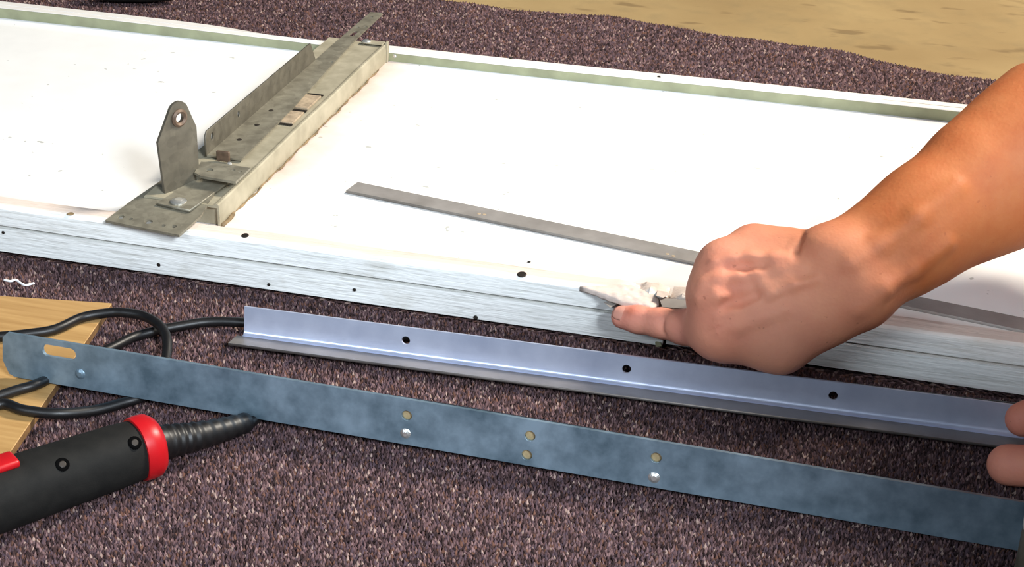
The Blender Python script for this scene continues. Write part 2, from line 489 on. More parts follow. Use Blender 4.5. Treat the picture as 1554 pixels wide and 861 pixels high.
def far_rim():
    prof = [(.4355, ZP - .002), (.4355, ZT), (.4360, ZT + .0005), (.4440, ZT + .0005), (.4446, ZT - .0012), (.4456, ZT - .0012), (.4462, ZT + .0004),
            (.4570, ZT), (.4585, ZT - .002), (.4585, .001), (.4540, .001), (.4375, .001)]
    n = 260; xs = np.linspace(DX0, DX1, n); V = []; Fi = []; Fo = []
    for x in xs:
        for j, (y, z) in enumerate(prof):
            sag = .0012 * math.sin(x * 6) - .004 * math.exp(-((x + .43) / .06) ** 2) * (j >= 7 and j < 9)
            V.append((x, y + .001 * math.sin(x * 9 + .6), z + (sag if 1 <= j <= 8 else 0)))
    m_ = len(prof)
    for i in range(n - 1):
        for j in range(m_):
            j2 = (j + 1) % m_; (Fi if j == 0 else Fo).append((i * m_ + j, (i + 1) * m_ + j, (i + 1) * m_ + j2, i * m_ + j2))
    Fo.append(tuple(range(m_))); Fo.append(tuple((n - 1) * m_ + j for j in range(m_))[::-1])
    o = from_py('far_rim', V, Fo, M_LIP, door); autosmooth(o, 30)
    w_ = from_py('rim_wall', V, Fi, M_PRIMER, door, True)
    bm = bmesh.new(); bm.from_mesh(w_.data)
    bmesh.ops.delete(bm, geom=[q for q in bm.verts if not q.link_faces], context='VERTS'); bm.to_mesh(w_.data); bm.free()
    for vv in w_.data.vertices: vv.co.y -= .0004
    w_['label'] = 'green-grey primed inner wall of the far rim'
far_rim()

# cross stile: open hat channel whose web carries three pressed slits
SX0, SX1, SY0, SY1, SZ = -.384, -.324, .034, .4345, .0458
def stile():
    t = .0014
    prof = [(SX0, ZP), (SX0, SZ - .001), (SX0 + .001, SZ), (-.3300, SZ - .0012), (-.3285, SZ - .0010), (-.3265, SZ + .0004), (SX1 - .0008, SZ + .0004), (SX1, SZ - .0006), (SX1 + .0004, .036), (SX1, ZP),
            (SX1 - t, ZP), (SX1 - t, SZ - .003), (SX0 + t, SZ - .003), (SX0 + t, ZP)]
    ys = np.linspace(SY0, SY1, 60); V = []; Fc = []; m_ = len(prof)
    for y in ys:
        for j, (x, z) in enumerate(prof): V.append((x, y + (.006 if j in (8, 9, 10) and y > .42 else 0) * 0, z + (.0003 * math.sin(y * 40) if z > .04 else 0)))
    for i in range(len(ys) - 1):
        for j in range(m_):
            j2 = (j + 1) % m_; Fc.append((i * m_ + j, i * m_ + j2, (i + 1) * m_ + j2, (i + 1) * m_ + j))
    Fc.append(tuple(range(m_))[::-1]); Fc.append(tuple((len(ys) - 1) * m_ + j for j in range(m_)))
    o = from_py('stile', V, Fc, M_OLD2, door); autosmooth(o, 30); return o
STILE = stile()
STILE['label'] = 'beige-grey steel cross channel'
def tab(y0, y1):
    o = from_bm('pressed_tab', box_bm((-.3475, y0, SZ - .001), (-.3325, y1, SZ + .0010), .0004, 1), M_RUST, STILE); o['label'] = 'rust-tinted pressed tab in the channel web'
    return o
tab(.206, .2335); tab(.242, .275)
for y in (.2035, .2375, .278):
    bm = box_bm((-.349, y - .0012, SZ - .0004), (-.3318, y + .0012, SZ + .0006)); o = from_bm('slit', bm, M_HOLE, STILE); o['label'] = 'dark slit across the channel web'
# brown caulk oozing along the foot of the stile
def caulk():
    P = []; R = []
    for k in range(70):
        y = .036 + (.405 - .036) * k / 69
        P.append((SX1 + .0008 + .0012 * math.sin(k * .9) * math.sin(k * .37), y, ZP + .0004)); R.append(.0005 + .0005 * (.5 + .5 * math.sin(k * 1.7 + 2)) + (.0010 if k < 5 else 0))
    V, Fc = tube_geo(P, R, 8); o = from_py('caulk_bead', V, Fc, M_STAIN, door, True); o['label'] = 'brown line of old caulk along the cross channel'
caulk()

# angle bracket on the stile: upright flange + flat perforated tail that reaches past the far rim
def angle_bracket():
    z = SZ + .0013
    outl = [(-.370, .117), (-.3405, .117), (-.3440, .24), (-.3500, .34), (-.3545, .43), (-.3560, .516), (-.3595, .519), (-.369, .517), (-.370, .43)]
    holes = [circle(-.3635, .502, .0023), circle(-.3655, .466, .0022), circle(-.3580, .469, .0022), slot(0, 0, .014, .0028), circle(-.3535, .36, .0016, 10)]
    holes[3] = [(-.3625 + b, .446 + a) for a, b in slot(0, 0, .016, .0028)]
    a = plate_bm(outl, holes, .0014, Matrix.Translation((0, 0, z)))
    fm = frame_mat((-.3705, 0, SZ + .0006), (0, 1, 0), (0, 0, 1))
    def vh(px, py):
        d = M @ np.array([px - 777, 430.5 - py, -F_PX]); q = CAM + d * ((-.3705 - CAM[0]) / d[0]); return q[1], q[2] - SZ - .0006
    b = plate_bm([(.1165, 0), (.362, 0), (.350, .0205), (.120, .0205), (.1165, .017)],
                 [circle(*vh(321, 207), .0030, 16, .85, 1.1), circle(*vh(361, 173), .0027, 16, .85, 1.1)], .0015, fm)
    o = from_bm('angle_bracket', a, M_OLD, door); autosmooth(o, 40)
    q = from_bm('upright_flange', b, M_DARK, o); q['label'] = 'upright flange with two holes, shade set in its colour'
    o['label'] = 'weathered galvanised angle with perforated tail crossing the far rim'
    for (x, y) in ((-.3575, .19), (-.3585, .155), (-.359, .225)):
        from_bm('rivet', disc_bm((x, y, z + .0006), (0, 0, 1), .0022, .0006, 10), M_HOLE, o)
    return o
AB = angle_bracket()
# end clip where the stile meets the far rim
o = from_bm('end_clip', merge(box_bm((-.3485, .424, SZ + .0003), (-.3262, .4345, SZ + .0012), .0003, 1), box_bm((-.3245, .4290, ZP), (-.3225, .4345, SZ + .0022), .0003, 1)), M_OLD2, door)
o = from_bm('rivet', disc_bm((-.343, .428, SZ + .0012), (0, 0, 1), .0045, .0016, 14, .001), M_BRIGHT, door); o['label'] = 'bright rivet head on the end clip'
o = from_bm('rivet', disc_bm((-.317, .4352, .0335), (0, -1, 0), .0022, .0012, 12, .0006), M_BRIGHT, door)
# hinge plate over the near rail
def hinge_plate():
    org = np.array([-.3965, -.004, .0395]); ex = np.array([.0617, -.0075, .0]); ex /= np.linalg.norm(ex)
    ey = np.array([-.006, .0905, .0085]); L = np.linalg.norm(ey); ey /= L
    fm = frame_mat(org, ex, ey)
    outl = [(0, 0), (.062, 0), (.062, .030), (.055, .060), (.050, .089), (.014, .091), (.006, .072), (.004, .055), (.0015, .030)]
    hs = [circle(.0080, .008, .0026), circle(.0165, .008, .0017, 12), circle(.0310, .009, .0030), circle(.0440, .008, .0018, 12), circle(.0520, .0095, .0021, 12)]
    o = from_bm('hinge_plate', plate_bm(outl, hs, .0020, fm), M_OLD, door); autosmooth(o, 40)
    o['label'] = 'weathered hinge leaf screwed over the near rail'
    R = fm.to_3x3()
    for (x, y, r) in ((.0080, .008, .0016), (.0310, .009, .0021)):
        p_ = fm @ Vector((x, y, -.0008)); from_bm('screw_head', disc_bm(p_, R @ Vector((0, 0, 1)), r, .001, 12), M_BRIGHT, o)
hinge_plate()
# roller bracket: foot, upright ear with bushing, side wing
def roller_bracket():
    rb = bpy.data.objects
    b0 = np.array([-.3712, .0426, .0440]); b1 = np.array([-.357, .0721, .0487])
    ex = np.array([b1[0] - b0[0], b1[1] - b0[1], 0]); W_ = np.linalg.norm(ex); ex /= W_
    fm = frame_mat(b0, ex, (0, 0, 1))
    cx, cz = .0175, .0575; rr = .0092
    arc = [(cx + rr * math.cos(a), cz + .0035 + rr * math.sin(a)) for a in np.linspace(math.radians(28), math.radians(158), 9)]
    outl = [(-.0003, 0), (W_ + .0003, .0035), (W_ + .0006, .046)] + arc + [(-.0032, .0435)]
    o = from_bm('roller_bracket', plate_bm(outl, [circle(cx, cz, .0040, 18)], .0024, fm), M_DARK, door); autosmooth(o, 40)  # ear takes the darker copy, its shade is in the colour
    o['label'] = 'upright pointed ear that holds the door roller'
    nrm = fm.to_3x3() @ Vector((0, 0, 1))
    if nrm.y > 0: nrm = -nrm
    c = fm @ Vector((cx, cz, 0))
    q = from_bm('bushing', ring_bm(c + nrm * .0008, nrm, .0036, .0070, .0026), M_BUSH, o); autosmooth(q, 50); q['label'] = 'brownish bushing ring around the roller hole'
    # foot
    f0 = np.array([-.3690, .0245, .0445]);
    fm2 = frame_mat(f0, (.0290, -.0050, .0005), (.012, .058, .003))
    ft = from_bm('bracket_foot', plate_bm([(0, 0), (.029, 0), (.029, .058), (.002, .056)], [], .0022, fm2), M_OLD, door); ft['label'] = 'small foot plate under the ear'
    q = from_bm('rivet', disc_bm(fm2 @ Vector((.0135, .0085, .001)), (0, 0, 1), .0062, .0014, 16, .001), M_BRIGHT, ft); q['label'] = 'large bright rivet head'
    # wing
    wp = [(-.3600, .0850), (-.3560, .0640), (-.3480, .0588), (-.3195, .0568), (-.3193, .0850), (-.3400, .0862)]
    w_ = plate_bm(wp, [circle(-.3475, .0715, .0034), circle(-.3300, .0770, .0016, 10), circle(-.3240, .0755, .0017, 10)], .0020, Matrix.Translation((0, 0, .0552)))
    lg = box_bm((-.3600, .0690, .0450), (-.3540, .0850, .0545), .0005, 1)
    q = from_bm('side_wing', merge(w_, lg), M_OLD, door); autosmooth(q, 40); q['label'] = 'raised side wing with three holes beside the ear'
    # rust-brown tab standing at the end of the angle
    q = from_bm('spacer_tab', box_bm((-.3600, .1125, SZ), (-.3490, .1150, SZ + .0085), .0006, 1), M_BUSH, door)
    q = from_bm('end_flap', box_bm((SX0 + .002, SY0 + .004, ZP), (SX1 - .001, SY0 + .0055, SZ - .0015), .0003, 1), M_OLD2, door)
    q = from_bm('rivet', disc_bm((-.3425, .098, SZ + .0004), (0, 0, 1), .0022, .006, 10, .0006), M_BRIGHT, door)
roller_bracket()

# screws, nail holes and specks of the panel
def speck(px, py, z, r, ax, m=M_HOLE, name='screw_hole', asp=1):
    p_ = at(px, py, z); from_bm(name, disc_bm(p_, ax, r, .0006, 10), m, door)
speck(107, 325, ZT + .0002, .0026, (0, 0, 1), M_STAIN); speck(372, 358, ZT + .0002, .0028, (0, -.2, 1)); speck(792, 417, ZT + .0002, .0034, (0, -.2, 1))
speck(803, 398, ZP + .0003, .0012, (0, 0, 1)); speck(775, 88, ZT, .0016, (0, -1, 0)); speck(1000, 117, ZT, .0016, (0, -1, 0))
def speck_face(px, py, r):
    d = M @ np.array([px - 777, 430.5 - py, -F_PX]); p_ = CAM + d * ((-.0002 - CAM[1]) / d[1])
    from_bm('nail_hole', disc_bm(p_, (0, -1, 0), r, .0006, 8), M_HOLE, door)
for a in ((5, 353, .0013), (241, 402, .0016), (408, 432, .0012), (538, 440, .0013), (722, 482, .0017)): speck_face(*a)

# torn filler and burrs at the break
def torn_flap():
    ctr = [(880, 432), (915, 430), (938, 428), (958, 431), (978, 437), (992, 444), (1001, 452), (1000, 460), (988, 464), (968, 459), (946, 455), (924, 448), (906, 441)]
    top = [at(x, y, .0385) for x, y in ctr]; V = []; Fc = []
    c = np.mean(top, 0); n = len(top)
    for ring, (s_, dz) in enumerate(((1, -.0050), (1, -.0022), (.94, -.0014), (.6, -.0004), (.3, -.0008))):
        for k, p_ in enumerate(top):
            q = c + (p_ - c) * s_; q[2] = .0388 + dz + .0006 * math.sin(k * 2.1 + ring * 1.3) * (ring > 0); V.append(q)
    for r_ in range(4):
        for k in range(n): Fc.append((r_ * n + k, r_ * n + (k + 1) % n, (r_ + 1) * n + (k + 1) % n, (r_ + 1) * n + k))
    Fc.append(tuple(4 * n + k for k in range(n))); Fc.append(tuple(range(n))[::-1])
    me = bpy.data.meshes.new('torn_flap'); me.from_pydata([tuple(q) for q in V], [], Fc)
    bm = bmesh.new(); bm.from_mesh(me); bmesh.ops.subdivide_edges(bm, edges=bm.edges[:], cuts=2, use_grid_fill=True)
    for vv in bm.verts:
        vv.co.z += .0003 * math.sin(vv.co.x * 900 + vv.co.y * 300) + .0002 * math.sin(vv.co.y * 1400 - vv.co.x * 500)
    o = from_bm('torn_flap', bm, M_TORN, door, True); o['label'] = 'puckered torn white flap at the break'
torn_flap()
def shard(pts, z, th, m, name):
    V = []; n = len(pts)
    for zz in (z - th, z):
        for k, (x, y) in enumerate(pts): V.append(at(x, y, zz))
    Fc = [tuple(range(n))[::-1], tuple(range(n, 2 * n))] + [(k, (k + 1) % n, n + (k + 1) % n, n + k) for k in range(n)]
    bm = bmesh.new(); vs_ = [bm.verts.new(tuple(q)) for q in V]
    for f in Fc: bm.faces.new([vs_[i] for i in f])
    return from_bm(name, bm, m, door)
q = shard([(998, 441), (1012, 443), (1018, 447), (1006, 452), (996, 449)], .0412, .003, M_TORN, 'paint_chip')
q = shard([(1000, 452), (1040, 455), (1050, 462), (1044, 469), (1005, 466)], .0395, .004, M_STRIP, 'bared_metal'); q['label'] = 'grey bared metal right of the torn flap'
q = shard([(916, 459), (930, 456), (936, 462), (926, 467)], .033, .006, M_STRIP, 'metal_burr'); q['label'] = 'dark bent burr above the fingertip'
q = shard([(994, 519), (1002, 517), (1004, 526), (995, 527)], .003, .003, M_PRIMER, 'rail_end_tip'); q['label'] = 'greenish tip of the broken rail'

# ------------------------------------------------------------------ flat strip on the sheet
def flat_strip():
    z = ZP + .0014
    a = at(528, 291, z); b = at(541, 278, z); c = at(1554, 484, z); d = at(1554, 505, z)
    ex = (c + d) / 2 - (a + b) / 2; L = np.linalg.norm(ex) + .35; ex /= np.linalg.norm(ex)
    wd_ = .0185; o0 = (a + b) / 2
    fm = frame_mat(o0, ex, (-ex[1], ex[0], 0))
    hs = []
    ends = [(0, -wd_ / 2), (L, -wd_ / 2), (L, wd_ / 2), (0, wd_ / 2)]
    o = from_bm('flat_strip', plate_bm(ends, hs, .0018, fm, .0002), M_STRIP)
    tag(o, 'long thin grey flat steel strip lying aslant on the white inner sheet', 'metal strip')
    for px, py in ((727, 325), (735, 326), (1013, 386), (1022, 389)):
        from_bm('punch_mark', disc_bm(at(px, py, z + .0009), (0, 0, 1), .0015, .0004, 10), M_RUST, o)
flat_strip()

# ------------------------------------------------------------------ bright angle iron
def angle_iron():
    A = np.array([-.2618, -.0712, 0]); B = np.array([.2700, -.0530, 0]); ex = (B - A); L = np.linalg.norm(ex); ex /= L
    back = np.array([-ex[1], ex[0], 0]); lean = math.radians(9)
    upv = np.array([0, 0, 1]) * math.cos(lean) + back * math.sin(lean)
    frt = -back * math.cos(lean) + np.array([0, 0, 1]) * math.sin(lean)
    O = A + np.array([0, 0, .0014]); t = .0018; rf = .0042; Hh = .0212; Ww = .0210
    hs = [circle(np.dot(at(px, py, .011) - A, ex), .0118, .0030) for px, py in ((613, 526), (948, 573), (1263, 616))]
    v_ = plate_bm([(0, rf), (L, rf), (L, Hh), (0, Hh)], hs, t, frame_mat(O + back * 0, ex, upv))
    h_ = plate_bm([(-.004, rf), (L, rf), (L, Ww), (-.004, Ww - .001)][::1], [], t, frame_mat(O, ex, frt))
    f_ = bmesh.new(); NF = 7; rows = []
    for s_ in (0, L):
        row = []
        for rad in (rf - t / 2, rf + t / 2):
            for k in range(NF):
                a = math.pi / 2 * k / (NF - 1)
                q = O + upv * rf + frt * rf - upv * rad * math.sin(a) - frt * rad * math.cos(a) + ex * s_
                row.append(f_.verts.new(tuple(q)))
        rows.append(row)
    for base in (0, NF):
        for k in range(NF - 1):
            f_.faces.new((rows[0][base + k], rows[0][base + k + 1], rows[1][base + k + 1], rows[1][base + k]))
    for r_ in rows:
        for k in range(NF - 1): f_.faces.new((r_[k], r_[k + 1], r_[NF + k + 1], r_[NF + k]))
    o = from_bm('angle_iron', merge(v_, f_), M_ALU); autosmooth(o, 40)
    hf = from_bm('lower_flange', h_, M_ALU_SHADED, o); hf['label'] = 'lower flange with its darker reflection set in the colour'
    tag(o, 'bright bare steel angle iron with round holes lying between door and wider bar', 'angle iron')
    q = from_bm('scratch_mark', box_bm((-.0002, -.0002, -.0045), (.0002, .0002, .0045)), M_HOLE, o)
    q.location = Vector(at(476, 497, .0125)) + Vector((0, .003, 0))
    return O, ex, upv
AI = angle_iron()

# ------------------------------------------------------------------ galvanised perforated angle, nearest the camera
def perforated():
    A = at(22, 571, .0078); B = at(1554, 836, .0004); ex = B - A; L0 = np.linalg.norm(ex); ex /= L0; L = L0 + .10
    back = np.cross([0, 0, 1], ex); back /= np.linalg.norm(back); lean = math.radians(7)
    upv = np.cross(ex, back); upv = upv * math.cos(lean) + back * math.sin(lean)
    t = .0024; Hh = .0300; nrm = np.cross(ex, upv)
    def uv(px, py):
        d = M @ np.array([px - 777, 430.5 - py, -F_PX]); tt = np.dot(nrm, A - CAM) / np.dot(nrm, d); q = CAM + d * tt - A
        return np.dot(q, ex), np.dot(q, upv)
    h0 = [uv(*q) for q in ((618, 630), (805, 661), (800, 690), (996, 694))]
    hs = [circle(a, b, .0034) for a, b in h0]
    s_ = uv(91, 534); hs.append(slot(s_[0], s_[1], .0235, .0040))
    c0 = [(-.003, Hh), (-.0065, Hh * .88), (-.0072, Hh * .35), (-.003, .0015), (.001, 0)]
    face = plate_bm(c0[::-1][:1] + [(L, 0), (L, Hh)] + c0[:-1], hs, t, frame_mat(A, ex, upv))
    fb = np.cross(upv, ex); fb = back
    flange = plate_bm([(.004, 0), (L, 0), (L, .026), (.004, .026)], [], t, frame_mat(A + np.array([0, 0, .0008]), ex, fb))
    o = from_bm('perforated_angle', merge(face, flange), M_ZINC); autosmooth(o, 40)
    tag(o, 'long blue-grey galvanised bar with slot and paired holes, nearest the camera', 'metal bar')
    nv = Vector(-np.cross(ex, upv)) if np.cross(ex, upv)[1] > 0 else Vector(np.cross(ex, upv))
    for a, b in h0:
        q = Vector(A + ex * a + upv * b) + nv * .0006; from_bm('hole_rim', ring_bm(q, nv, .0033, .0042, .0006, 18), M_ZINC, o)
        k = from_bm('hole_core', disc_bm(q - nv * .0020, nv, .0034, .0008, 16), M_BRASS, o); k['label'] = 'tan rivet core sunk in a hole'
    for px, py, r in ((616, 657, .0034), (993, 724, .0036), (123, 567, .0036)):
        a, b = uv(px, py); q = Vector(A + ex * a + upv * b) + nv * .0005
        k = from_bm('rivet', disc_bm(q, nv, r, .0012, 14, .0008), M_BRIGHT if px > 200 else M_ZINC, o); k['label'] = 'bright pressed rivet below a hole'
perforated()

# ------------------------------------------------------------------ plywood board at the left edge
def board():
    z = .0058
    c1 = at(170, 460, z); lft = at(0, 449, z); bot = at(19, 681, z)
    dx = (lft - c1); dx /= np.linalg.norm(dx); dy = bot - c1; dy = dy - dx * np.dot(dy, dx) * 0; dy /= np.linalg.norm(dy)
    P = [c1, c1 + dx * .42, c1 + dx * .42 + dy * .235, c1 + dy * .235]
    V = []; Fc = []
    bm = bmesh.new()
    lo = [bm.verts.new((q[0], q[1], .0002)) for q in P]; hi = [bm.verts.new((q[0], q[1], z)) for q in P]
    bm.faces.new(hi); bm.faces.new(lo[::-1])
    for k in range(4): bm.faces.new((lo[k], lo[(k + 1) % 4], hi[(k + 1) % 4], hi[k]))
    bmesh.ops.bevel(bm, geom=bm.edges[:], offset=.0004, segments=1, affect='EDGES')
    o = from_bm('plywood_board', bm, M_WOOD)
    o.data.materials.append(M_PLY)
    for f in o.data.polygons:
        if abs(f.normal.z) < .5: f.material_index = 1
    tag(o, 'tan plywood board lying under the black cord at left', 'board')
board()

# ------------------------------------------------------------------ power tool with cord
tool = empty('power_tool', (-.29, -.30, 0)); tag(tool, 'black handled power tool with red collar and black cord on the carpet', 'power tool')
def tool_parts():
    c0 = at(222, 678, .0200); c1 = at(0, 752, .0215); ax = c1 - c0; ax[2] = .0012; ax /= np.linalg.norm(ax)
    sd = np.cross([0, 0, 1.], ax); sd /= np.linalg.norm(sd); up = np.cross(ax, sd)
    def loft(name, st, mat, n=28, parent=tool, drop=0):
        V = []; Fc = []
        for (s_, rx, rz, oz) in st:
            c = c0 + ax * s_ + up * oz
            for k in range(n):
                a = 2 * math.pi * k / n; ca, sa = math.cos(a), math.sin(a); e = .85
                V.append(c + sd * rx * math.copysign(abs(ca) ** e, ca) + up * rz * math.copysign(abs(sa) ** e, sa))
        for i in range(len(st) - 1):
            for k in range(n): Fc.append((i * n + k, i * n + (k + 1) % n, (i + 1) * n + (k + 1) % n, (i + 1) * n + k))
        Fc.append(tuple(range(n))[::-1]); Fc.append(tuple((len(st) - 1) * n + k for k in range(n)))
        bm = bmesh.new(); vs_ = [bm.verts.new(tuple(q)) for q in V]
        for f in Fc: bm.faces.new([vs_[i] for i in f])
        o = from_bm(name, bm, mat, parent); return autosmooth(o, 45)
    loft('handle', [(.004, .0150, .0155, 0), (.006, .0165, .0172, 0), (.02, .0172, .0182, .0), (.04, .0176, .0186, 0), (.07, .0184, .0190, 0), (.10, .0192, .0196, 0), (.14, .0205, .0204, 0),
                    (.20, .0215, .0208, 0), (.23, .021, .0205, 0)], M_GRIP)
    q = loft('end_collar', [(-.0075, .0120, .0130, 0), (-.0065, .0150, .0160, 0), (-.003, .0176, .0186, 0), (.002, .0180, .0190, 0), (.0065, .0176, .0186, 0), (.0068, .0160, .017, 0)], M_RED); q['label'] = 'red collar ring at the cord end'
    q = loft('front_housing', [(.228, .0208, .0204, 0), (.233, .0235, .0212, 0), (.30, .026, .0214, 0), (.34, .0265, .0214, 0), (.375, .022, .020, 0), (.385, .012, .012, 0)], M_RED); q['label'] = 'red front housing outside the frame'
    # red slide switch on top
    c = c0 + ax * .093 + up * .0176
    bm = box_bm((-.016, -.007, 0), (.016, .007, .0050), .0018, 2); bm.transform(frame_mat(c, ax, sd)); o = from_bm('slide_switch', bm, M_RED, tool, True); o['label'] = 'red slide switch on top of the handle'
    # screw recesses on the camera side: flat discs, their shade put in the colour
    for s_, a in ((.0125, 46), (.0560, 50)):
        a = math.radians(a); fs = sd * -1 if sd[1] > 0 else sd; e = .85; rr = .0170 + .02 * s_
        p_ = c0 + ax * s_ + fs * rr * math.cos(a) ** e + up * (rr + .0008) * math.sin(a) ** e
        dirv = fs * math.cos(a) + up * math.sin(a)
        q = from_bm('screw_recess', disc_bm(p_ - dirv * .0006, dirv, .0040, .0010, 16), M_RECESS, tool)
        from_bm('screw', disc_bm(p_ + dirv * .0002, dirv, .0020, .0004, 12), M_HOLE, q)
    # strain relief: ribbed sleeve
    e0 = c0 - ax * .004
    path = catmull([e0, at(268, 668, .0165), at(300, 662, .0140), at(340, 652, .0095), at(376, 641, .0064)], 10)
    n = len(path); R = []
    for k in range(n):
        t = k / (n - 1); R.append((.0108 - .0046 * t) * (1 + .045 * (1 if (k // 2) % 2 else -1) * (t > .12)))
    V, Fc = tube_geo(path, R, 16); o = from_py('strain_relief', V, Fc, M_BLACK, tool); autosmooth(o, 60)
    # cord, one run: out of the sleeve, along behind the bar, round the ends, back behind the angle, two loops at left
    r = .0034; g = .0036
    pts = [path[-4], path[-1] + (0, 0, -.002), at(396, 628, .0042), at(412, 606, g), np.array([-.165, -.132, g]), np.array([-.13, -.1275, g]), np.array([.0, -.130, g]), np.array([.2, -.136, g]), np.array([.36, -.13, g]), np.array([.43, -.07, g]), np.array([.36, -.020, g]),
           np.array([.2, -.024, g]), np.array([0., -.034, g]), np.array([-.15, -.045, g]), np.array([-.22, -.054, g]),
           at(369, 490, g), at(316, 489, g), at(269, 496, g), at(235, 503, g), at(203, 512, g), at(172, 527, g + .001)] + \
          [at(110, 557, .0040), at(60, 582, .0092), at(28, 592, .0096), at(-20, 607, .0096), at(-75, 622, .0096), at(-100, 650, .0096), at(-50, 640, .0096), at(0, 614, .0096), at(37, 623, .0096), at(84, 628, .0085), at(139, 624, .0045),
           at(186, 612, g), at(216, 602, g), at(240, 578, .0042), at(252, 545, .0060), at(253, 514, .0105), at(242, 494, .0118), at(218, 480, .0118), at(189, 475, .0115), at(165, 475, .0105), at(125, 482, .0096), at(84, 500, .0095), at(42, 507, .0095), at(0, 511, .0095), at(-60, 515, .0095), at(-160, 530, .0095), at(-300, 560, .0095)]
    path = catmull(pts, 9)
    V, Fc = tube_geo(path, r, 12); from_py('power_cord', V, Fc, M_BLACK, tool, True)
tool_parts()

# ------------------------------------------------------------------ small things
def thread():
    pts = catmull([at(x, y, .0014) for x, y in ((6, 425), (16, 427), (24, 425), (33, 431), (40, 433), (52, 430))], 6)
    V, Fc = tube_geo(pts, .0009, 6); o = from_py('thread_scrap', V, Fc, M_THREAD, None, True)
    tag(o, 'short white thread scrap on the carpet below the door at far left', 'thread')
thread()
def capped_can():
    c = at(1589, 905, 0); c = np.array([c[0], c[1], 0])
    prof_b = [(.0185, .0005), (.0195, .002), (.0195, .039), (.0185, .0405), (.0180, .0410)]
    prof_c = [(.0186, .0408), (.0198, .0425), (.0200, .050), (.0185, .0545), (.0120, .0560), (.0001, .0562)]
    r_ = empty('spray_can', tuple(c)); tag(r_, 'white capped short can standing at the lower right picture border', 'can')
    for nm, pr, mt_ in (('can_body', prof_b, M_DARK), ('cap', prof_c, M_WHITE)):
        n = 32; V = []; Fc = []
        for (rr, z) in pr:
            for k in range(n): V.append((c[0] + rr * math.cos(2 * math.pi * k / n), c[1] + rr * math.sin(2 * math.pi * k / n), z))
        for i in range(len(pr) - 1):
            for k in range(n): Fc.append((i * n + k, i * n + (k + 1) % n, (i + 1) * n + (k + 1) % n, (i + 1) * n + k))
        Fc.append(tuple(range(n))[::-1]); Fc.append(tuple((len(pr) - 1) * n + k for k in range(n)))
        q = from_py(nm, V, Fc, mt_, r_); autosmooth(q, 40)
capped_can()
def dark_bar():
    a = at(140, -14, .012); b = at(262, -13, .012)
    V, Fc = tube_geo([a, a * .7 + b * .3, a * .3 + b * .7, b], [.010, .0125, .0125, .010], 14)
    V = [np.array((q[0], q[1], max(q[2], .0008))) for q in V]
    o = from_py('black_tool_grip', V, Fc, M_GRIP, None, True); autosmooth(o, 50)
    tag(o, 'black rod lying on the far carpet at the top border', 'tool grip')
dark_bar()

# ------------------------------------------------------------------ person
def surface_nets(D, org, h):
    nx, ny, nz = D.shape; s = D < 0
    c = np.zeros((nx - 1, ny - 1, nz - 1), np.int8)
    for dx in (0, 1):
        for dy in (0, 1):
            for dz in (0, 1): c += s[dx:nx - 1 + dx, dy:ny - 1 + dy, dz:nz - 1 + dz]
    act = (c > 0) & (c < 8); idx = np.argwhere(act); N = len(idx)
    ids = np.full(act.shape, -1, np.int64); ids[act] = np.arange(N)
    acc = np.zeros((N, 3)); cnt = np.zeros(N)
    corners = [(a, b, d) for a in (0, 1) for b in (0, 1) for d in (0, 1)]
    for p in corners:
        for ax in range(3):
            if p[ax]: continue
            q = list(p); q[ax] = 1
            dp = D[idx[:, 0] + p[0], idx[:, 1] + p[1], idx[:, 2] + p[2]]; dq = D[idx[:, 0] + q[0], idx[:, 1] + q[1], idx[:, 2] + q[2]]
            m = (dp < 0) != (dq < 0); t = np.where(m, dp / np.where(m, dp - dq, 1), 0)
            pt = np.tile(np.array(p, float), (N, 1)); pt[:, ax] += t
            acc[m] += pt[m]; cnt[m] += 1
    V = org + (idx + acc / cnt[:, None]) * h
    Q = []
    for ax in range(3):
        a1, a2 = (ax + 1) % 3, (ax + 2) % 3
        sl0 = [slice(None)] * 3; sl1 = [slice(None)] * 3; sl0[ax] = slice(0, -1); sl1[ax] = slice(1, None)
        e = np.argwhere(s[tuple(sl0)] != s[tuple(sl1)])
        k = (e[:, a1] > 0) & (e[:, a2] > 0) & (e[:, a1] < D.shape[a1] - 1) & (e[:, a2] < D.shape[a2] - 1)
        e = e[k]; flip = s[tuple(sl0)][tuple(e.T)]
        def cell(o1, o2):
            f = e.copy(); f[:, a1] += o1; f[:, a2] += o2; return ids[tuple(f.T)]
        q = np.stack([cell(-1, -1), cell(0, -1), cell(0, 0), cell(-1, 0)], 1)
        q[~flip] = q[~flip][:, ::-1]; Q.append(q)
    Q = np.concatenate(Q); Q = Q[(Q >= 0).all(1)]
    return V, Q

